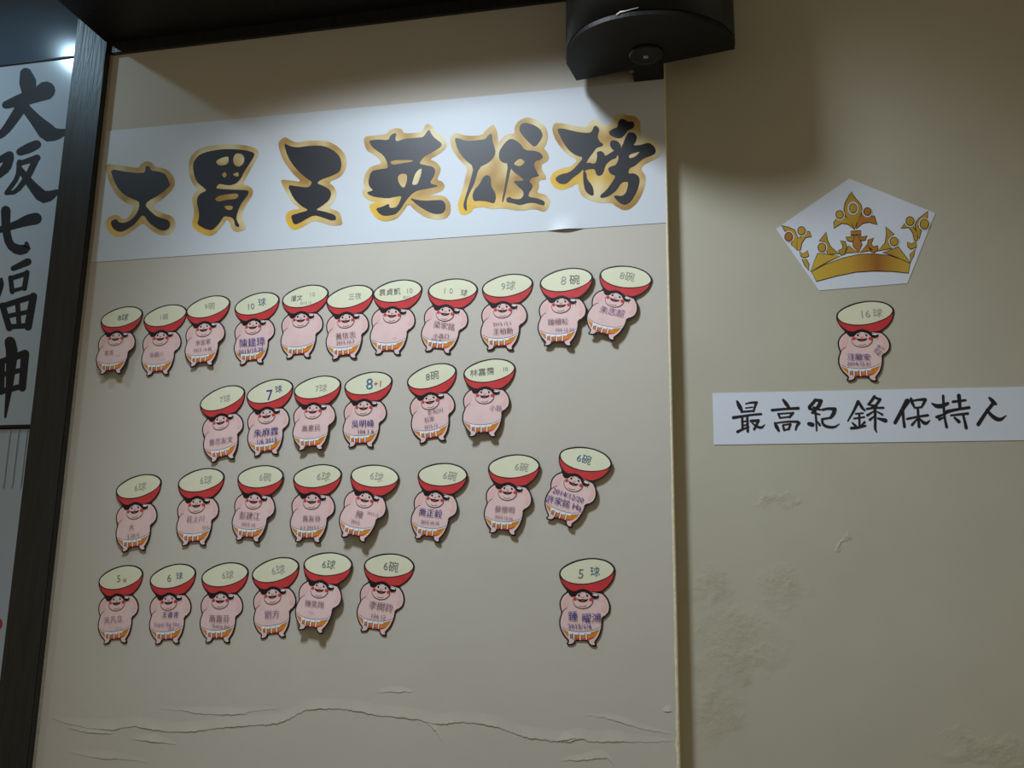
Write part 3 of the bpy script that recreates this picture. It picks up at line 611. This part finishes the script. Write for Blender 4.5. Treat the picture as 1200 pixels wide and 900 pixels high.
# ------------------------------------------------------------------ paper wrestler cutouts
TC = crop((640, 640), 6.92)
T0 = onwall(TC(300, 460))
def tl(u, v, h=0.0):                  # template detail -> cutout's own frame (x across, y up, z out of the wall)
    p = onwall(TC(u, v)); return (p.x - T0.x, p.z - T0.z, h)
def T(h): return lambda u, v: tl(u, v, h)
OUTL = [(106,235),(114,195),(158,155),(240,117),(330,99),(400,97),(480,111),(532,140),(558,170),(562,205),(547,270),(512,325),(470,360),(455,372),(502,420),(524,480),(517,540),(482,577),(461,592),(459,650),(442,720),(421,755),(402,776),(413,800),(405,816),(370,812),(343,787),(343,768),(242,766),(240,786),(216,802),(180,804),(170,790),(184,765),(149,731),(124,691),(109,640),(111,590),(129,540),(114,500),(111,450),(134,400),(178,364),(139,320),(117,280)]
def meshes():
    m = {}
    def add(key, name, fl, h, mt): m[key] = (name, pydata(name, [tl(u, v, h + k * Flat.STEP * .5) for (u, v), k in zip(fl.v, fl.k)], fl.f), M[mt])
    lp = chaikin([Vector(p) for p in OUTL], 1)
    nl = len(lp)
    lp = [lp[i] + Vector((-(lp[(i + 1) % nl] - lp[i - 1]).y, (lp[(i + 1) % nl] - lp[i - 1]).x)).normalized() * -1.6 for i in range(nl)]
    m['base'] = ('backing', prism_me('backing', [(p.x, p.y) for p in lp], lambda u, v, h: tl(u, v, h), 0.0, .0006), M['outline'])
    add('bowl', 'bowl', Flat().poly([[(117,262),(160,290),(230,312),(310,316),(400,300),(480,270),(530,240),(553,212),(539,268),(505,318),(465,352),(440,366),(340,372),(260,370),(196,358),(150,320),(126,285)]]), .0010, 'red')
    add('inside', 'bowl_inside', Flat().poly([[(116,228),(130,192),(175,160),(250,127),(335,109),(400,107),(475,121),(522,147),(547,178),(546,203),(520,236),(475,263),(400,290),(320,305),(240,303),(175,287),(135,262)]]), .0010, 'cream')
    add('rim', 'rim_line', Flat().stroke([(118,258),(170,289),(240,306),(320,308),(400,293),(475,266),(522,238),(548,208)], 4, cap=False), .0014, 'brown')
    add('body', 'body', Flat().poly([[(142,407),(185,374),(446,378),(492,426),(513,482),(507,533),(474,566),(451,586),(449,650),(431,718),(411,750),(391,777),(401,800),(374,802),(353,782),(352,760),(233,758),(229,781),(210,792),(182,794),(195,765),(158,725),(134,688),(119,640),(121,592),(139,540),(124,500),(121,452)]]), .0010, 'skin')
    add('arm', 'arm_line', Flat().stroke([(134,538),(152,512),(176,498)], [5, 4, 2]).stroke([(470,566),(452,585),(448,598)], [5, 4, 2]).stroke([(424,420),(424,440)], [4, 2]), .0014, 'brown')
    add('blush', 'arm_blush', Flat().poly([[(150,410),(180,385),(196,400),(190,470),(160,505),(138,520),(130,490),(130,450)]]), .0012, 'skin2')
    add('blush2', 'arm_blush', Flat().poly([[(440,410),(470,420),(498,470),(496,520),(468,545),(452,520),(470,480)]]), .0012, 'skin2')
    add('cloth', 'loincloth', Flat().poly([[(130,668),(180,692),(240,702),(300,703),(370,696),(425,676),(444,664),(428,716),(396,742),(345,762),(245,759),(190,738),(152,704)]]), .0014, 'orange')
    rp = Flat().stroke([(132,664),(180,690),(240,700),(300,702),(370,694),(420,676),(447,660)], [5, 8, 11, 12, 11, 9, 5])
    for x, y0, y1 in ((190, 694, 742), (228, 700, 752), (278, 704, 758), (328, 700, 754)): rp.stroke([(x, y0), (x + 2, y1)], [11, 9])
    for a in ((204, 704), (250, 710), (300, 712), (350, 705)): rp.disc(a, 18, 9)
    add('rope', 'rope_fringe', rp, .0018, 'white')
    rl = Flat().stroke([(130,657),(180,682),(240,693),(300,695),(370,687),(420,669),(447,652)], 4, cap=False)
    for x in (190, 228, 278, 328): rl.stroke([(x - 8, 716), (x - 6, 756)], 3, cap=False); rl.stroke([(x + 8, 716), (x + 9, 756)], 3, cap=False)
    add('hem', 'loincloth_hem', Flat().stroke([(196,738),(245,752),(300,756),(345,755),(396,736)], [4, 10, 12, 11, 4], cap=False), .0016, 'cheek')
    add('ropel', 'rope_line', rl, .0020, 'ropeblue')
    add('legs', 'leg', Flat().poly([[(134,684),(150,700),(176,728),(205,752),(234,758),(229,781),(210,792),(182,794),(195,765),(158,725)]]), .0022, 'skin')
    add('legs2', 'leg', Flat().poly([[(449,652),(431,718),(411,750),(391,777),(401,800),(374,802),(353,782),(352,764),(388,748),(416,718),(440,664)]]), .0022, 'skin')
    add('face', 'head', Flat().disc((300,436), 83, 70, 26), .0018, 'skin')
    add('jaw', 'face_line', Flat().stroke([(217,430),(222,462),(246,492),(300,507),(352,492),(378,462),(383,430)], 4, cap=False).stroke([(274,484),(300,491),(330,481)], 3.5).stroke([(288,412),(300,420),(312,412)], 2.5), .0022, 'brown')
    add('hair', 'hair', Flat().poly([[(180,378),(212,376),(250,360),(300,344),(350,360),(374,382),(428,390),(432,412),(400,430),(372,418),(352,390),(330,372),(275,371),(256,388),(238,412),(202,408)]]), .0022, 'hair')
    add('hand', 'hand', Flat().disc((402,396), 22, 7, 14, 0.1), .0026, 'white')
    add('eyes', 'eye', Flat().disc((268,396), 10, 11).disc((336,398), 10, 11), .0022, 'white')
    add('pupil', 'pupil', Flat().disc((269,398), 8, 9).disc((335,400), 8, 9).stroke([(250,383),(266,376),(282,378)], 5).stroke([(322,376),(338,377),(352,388)], 5), .0026, 'hair')
    add('cheek', 'cheek', Flat().disc((237,427), 15, 14).disc((367,432), 16, 14), .0024, 'cheek')
    add('mouth', 'mouth', Flat().poly([[(252,424),(275,432),(300,429),(322,433),(345,425),(334,445),(300,455),(268,447)]]), .0024, 'hair')
    add('lip', 'lip', Flat().poly([[(282,441),(300,438),(318,441),(300,448)]], 0), .0026, 'cheek')
    return m
ME = meshes()
for k, (n, me, mt) in ME.items(): me.materials.append(mt)
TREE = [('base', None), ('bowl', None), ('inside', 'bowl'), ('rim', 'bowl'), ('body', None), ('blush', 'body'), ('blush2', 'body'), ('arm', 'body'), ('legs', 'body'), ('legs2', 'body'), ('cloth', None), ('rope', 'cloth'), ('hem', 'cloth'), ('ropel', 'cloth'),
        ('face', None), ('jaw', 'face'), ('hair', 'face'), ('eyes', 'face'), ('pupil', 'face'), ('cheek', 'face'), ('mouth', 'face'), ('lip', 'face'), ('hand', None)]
# handwriting: letters from the built-in font, thinned to pen strokes
TXT = {}
def text_me(s):
    if s not in TXT:
        c = bpy.data.curves.new('writing', 'FONT'); c.body = s; c.size = 1; c.align_x = 'CENTER'; c.resolution_u = 2
        o = bpy.data.objects.new('writing', c); COL.objects.link(o)
        bpy.context.view_layer.update()
        me = bpy.data.meshes.new_from_object(o.evaluated_get(bpy.context.evaluated_depsgraph_get())); bpy.data.objects.remove(o)
        TXT[s] = [tuple(v.co) for v in me.vertices], [tuple(p.vertices) for p in me.polygons]
    return TXT[s]
def write(root, part_of, name, s, u, v, size, m, rot=0.0, h=.0030):
    V, Fc = text_me(s); c = tl(u, v); k = abs(tl(u, v + size)[1] - c[1]); ca, sa = math.cos(rot), math.sin(rot); j = random.uniform(-.08, .12)
    vv = []
    for x, y, z in V:
        y0 = y - .38; x0 = x + y0 * j
        vv.append((c[0] + k * (x0 * ca - y0 * sa), c[1] + k * (x0 * sa + y0 * ca), h))
    me = pydata(name, vv, Fc); me.materials.append(M[m])
    return link(name, me, None, part_of)
TA = [Vector(tl(*p)[:2]) for p in ((107, 225), (560, 190), (200, 800), (388, 812))]
def fit(obs, y):
    """similarity taking the template's four anchor points to where they sit on the wall"""
    O = [Vector((onwall(p, y).x, onwall(p, y).z)) for p in obs]
    tm, om = sum(TA, Vector((0, 0))) / 4, sum(O, Vector((0, 0))) / 4
    a = b = d = 0
    for t, o in zip(TA, O):
        t, o = t - tm, o - om; a += t.x * o.x + t.y * o.y; b += t.x * o.y - t.y * o.x; d += t.length_squared
    s = math.hypot(a, b) / d; th = math.atan2(b, a)
    tr = om - s * Vector((tm.x * math.cos(th) - tm.y * math.sin(th), tm.x * math.sin(th) + tm.y * math.cos(th)))
    return s, th, tr
rowA, rowB, rowC, rowD = 'in the row closest under the banner', 'in the second row under the banner', 'in the third row under the banner', 'in the lowest row'
ORD = ['first', 'second', 'third', 'fourth', 'fifth', 'sixth', 'seventh', 'eighth', 'ninth', 'tenth', 'eleventh']
# (detail origin, bowl left, bowl right, foot, foot, lift at foot mm, lift at side mm, bowl writing, belly writing)
E = 'pencil'; FT = 'faint'; BP = 'bpencil'; VI = 'violet'; BL = 'blue'
def W2(a, b): return [(a, 575, 66), (b, 648, 40)]
CUT = [
 (rowA, (100,340), (130,260),(462,170),(150,668),(285,660), 13, 0, [('8球',E,350,210,80)], [('彭玉',BP,250,575,52),('---',VI,350,610,44)]),
 (rowA, (100,340), (465,240),(795,160),(500,672),(635,668), 2, 0, [('1碗',FT,320,215,66)], [('岳國川',VI,270,590,52),('------',VI,330,640,40)]),
 (rowA, (100,340), (795,170),(1132,95),(850,603),(990,600), 6, 0, [('9碗',FT,350,200,76)], [('李宜家',BP,300,560,56),('2015 10.碗',BP,300,635,44)]),
 (rowA, (260,320), (108,285),(452,195),(165,722),(300,712), 1, 0, [('10',E,270,222,84),('球','lblue',385,195,84)], [('陳建璋',BL,295,585,92),('2015/10.30',BL,285,665,58)]),
 (rowA, (260,320), (478,220),(835,145),(530,672),(668,668), 1, 0, [('潘文',E,250,215,60),('10',FT,400,190,60),('2015.12',FT,340,268,36)], []),
 (rowA, (260,320), (828,230),(1185,140),(885,682),(1030,675), 2, 0, [('三夜',FT,380,205,66)], [('黃信志',BP,300,575,68),('2015.10.7',BP,300,640,46)]),
 (rowA, (370,310), (460,235),(832,180),(490,710),(635,712), 1, 0, [('袁貞凱',E,260,210,70),('10',FT,440,200,66),('2015',FT,420,262,34)], [('---',VI,340,640,40)]),
 (rowA, (480,305), (150,245),(538,220),(145,715),(290,735), 1, 0, [('1 0',FT,290,215,76),('球',E,440,225,66)], [('梁家銘',BP,310,545,70),('小森口',BP,300,645,52),('2015 12',BP,260,680,30)]),
 (rowA, (480,305), (568,225),(965,175),(635,708),(785,708), 2, 0, [('9球',FT,340,205,90)], [('2015.12.1',BP,300,555,44),('王柏勳',BP,310,625,62)]),
 (rowA, (620,300), (97,215),(495,165),(150,712),(308,722), 5, 6, [('8',FT,310,205,110),('碗',E,405,205,96)], [('鐘細松',BP,280,580,62),('104 12.24',VI,340,655,42)]),
 (rowA, (620,300), (557,150),(970,190),(490,625),(640,668), 11, 0, [('8碗',FT,340,195,92)], [('朱志超',VI,310,545,76)]),
 (rowB, (220,425), (103,340),(450,220),(210,782),(355,755), 3, -2, [('7球',FT,360,215,76)], [('曹芯友文',BP,290,610,62)]),
 (rowB, (220,425), (470,265),(820,180),(545,738),(692,722), 2, 0, [('7',BL,330,235,140),('球',BL,420,195,72)], [('朱麻霖',BL,295,585,84),('1/6 2015',BL,300,665,60)]),
 (rowB, (220,425), (842,235),(1200,155),(900,690),(1045,692), 8, -3, [('7球',FT,370,215,80)], [('高素民',BP,290,590,64)]),
 (rowB, (340,420), (430,230),(803,165),(480,698),(630,698), 2, 0, [('8','lblue',345,205,150),('+1','redpen',425,210,84)], [('吳明峰',BL,300,580,76),('104 1 6',BL,330,655,54)]),
 (rowB, (460,410), (115,250),(497,165),(240,738),(400,710), 2, 0, [('8碗',E,340,200,86)], [('彭松川',BP,340,525,50),('石家',BP,280,590,50),('2015.12',BP,290,655,40)]),
 (rowB, (460,410), (558,190),(962,145),(635,685),(795,690), 8, -6, [('林嘉霈',E,270,215,74),('10',E,470,195,50)], [('小銘',VI,400,545,56)]),
 (rowC, (120,535), (110,275),(467,200),(190,745),(325,735), 2, -4, [('6球',FT,350,210,84)], [('大',BP,270,575,56),('2 2015',BP,290,655,46)]),
 (rowC, (120,535), (595,220),(960,155),(655,698),(790,697), 2, -2, [('6球',FT,380,205,84)], [('莊上川',VI,300,555,62),('2015',BP,400,640,34)]),
 (rowC, (260,530), (135,195),(482,185),(138,692),(280,712), 2, 4, [('6碗',FT,380,205,84)], [('彭建江',BP,280,565,72),('2015 10',VI,280,645,44)]),
 (rowC, (260,530), (563,215),(945,165),(605,700),(750,710), 3, -3, [('6球',FT,390,205,88)], [('黃友谷',BP,310,585,60),('2.1 2015.1',VI,300,665,44)]),
 (rowC, (380,530), (217,180),(592,200),(165,660),(320,712), 14, 2, [('6球',FT,350,205,90)], [('陳',BP,290,570,76),('2015',VI,270,640,44),('2015.12',BP,410,540,36)]),
 (rowC, (380,530), (737,175),(1125,180),(735,675),(885,710), 2, 5, [('6碗',FT,400,205,88)], [('喬正毅',BL,280,555,76),('2015.10.10',BL,290,640,40)]),
 (rowC, (550,515), (158,225),(553,200),(180,730),(345,760), 3, 6, [('6碗',FT,400,205,84)], [('蔡懷明',BP,290,585,62),('2015.12.26',BP,290,655,38)]),
 (rowC, (550,515), (705,130),(1125,195),(625,622),(780,690), 3, 6, [('6碗','lblue',320,205,88)], [('2014/12/20',BL,290,545,64),('許家銘 Ha',BL,275,620,74)]),
 (rowD, (100,645), (107,245),(452,180),(170,732),(310,725), 1, 0, [('5',E,315,210,90),('球',E,375,235,40)], [('天凡立',VI,270,580,68),('------',VI,330,660,40)]),
 (rowD, (100,645), (508,235),(865,170),(575,735),(715,730), 1, 0, [('6',E,300,215,96),('球','lblue',400,205,70)], [('王書青',BL,320,545,58),('Super Big Size',VI,290,625,46),('2015',VI,330,670,34)]),
 (rowD, (220,640), (110,250),(478,200),(165,755),(312,755), 1, 0, [('6球',FT,360,205,80)], [('高嘉芬',BP,300,590,70),('Sunny Jan',BP,320,655,46)]),
 (rowD, (220,640), (503,225),(872,150),(600,722),(745,715), 1, 0, [('6球',FT,360,205,92)], [('劉方',VI,290,590,76)]),
 (rowD, (340,635), (115,185),(502,170),(105,685),(248,715), 13, 3, [('6球',E,340,205,88)], [('陳奕翔',BP,280,560,62),('----',VI,270,630,40)]),
 (rowD, (340,635), (583,190),(977,185),(575,695),(725,738), 1, 0, [('6碗',E,350,210,96)], [('李開鈞',BP,320,560,76),('104 12',VI,310,650,52)]),
 (rowD, (620,645), (240,185),(672,145),(325,740),(500,748), 1, 1, [('5',E,285,220,110),('球','lblue',398,205,84)], [('鍾',BL,220,565,84),('曜鴻',BL,370,580,84),('2015/1/4',BL,275,648,56)]),
 (None, (960,340), (158,245),(686,185),(285,838),(500,838), 2, 0, [('16',FT,330,210,90),('球',FT,430,205,80)], [('汪龍安',BL,270,590,64),('2014.12.31',BL,270,650,44),('okok',BL,412,520,40),('BIG C',BL,440,545,34)]),
]
cnt = {}
rng = random.Random(3)
for row, org, L, R_, f1, f2, lift, side, bowl_w, belly_w in CUT:
    y = RECESS if row is None else 0.0
    cr = crop(org, 7.826 if row is None else 6.6667)
    s, th, tr = fit([cr(*L), cr(*R_), cr(*f1), cr(*f2)], y)
    n = cnt.get(row, 0); cnt[row] = n + 1
    root = bpy.data.objects.new('wrestler_cutout', None); COL.objects.link(root)
    if row is None: lb = 'wrestler cutout marked 16 alone between the crown and the strip'
    elif row == rowD and n == 6: lb = 'wrestler cutout with blue pen writing, standing apart in the lowest row'
    else: lb = 'wrestler cutout %s, %s from the dark post' % (row, ORD[n])
    tag(root, lb, 'paper cutout', 'wrestler cutouts holding red bowls')
    # tilt: stuck at the rim of the bowl, feet (and one side) standing off the wall
    H, Wd = .095, .07
    ax, ay = math.atan2(lift * .001, 2 * H), math.atan2(side * .001, 2 * Wd)
    off = .0004 + lift * .0005 + abs(side) * .0005
    loc = Vector((tr.x, y - off, tr.y))
    root.matrix_world = Matrix.Translation(loc) @ Matrix.Rotation(math.pi / 2, 4, 'X') @ Matrix.Rotation(th, 4, 'Z') @ Matrix.Rotation(-ax, 4, 'X') @ Matrix.Rotation(-ay, 4, 'Y') @ Matrix.Scale(s, 4)
    made = {}
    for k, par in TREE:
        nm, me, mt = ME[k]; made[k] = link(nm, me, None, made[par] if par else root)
    made['legs'].hide_render = False
    for t, m, u, v, sz in bowl_w: write(root, made['bowl'], 'bowl_writing', t, u, v, sz, m, rng.uniform(-.02, .08), .0016)
    for t, m, u, v, sz in belly_w: write(root, made['body'], 'belly_writing', t, u, v, sz, m, rng.uniform(-.06, .06) + (.9 if t in ('okok', 'BIG C') else 0), .0030)
    print('cutout', lb, 'scale %.3f rot %.1f' % (s, math.degrees(th)))
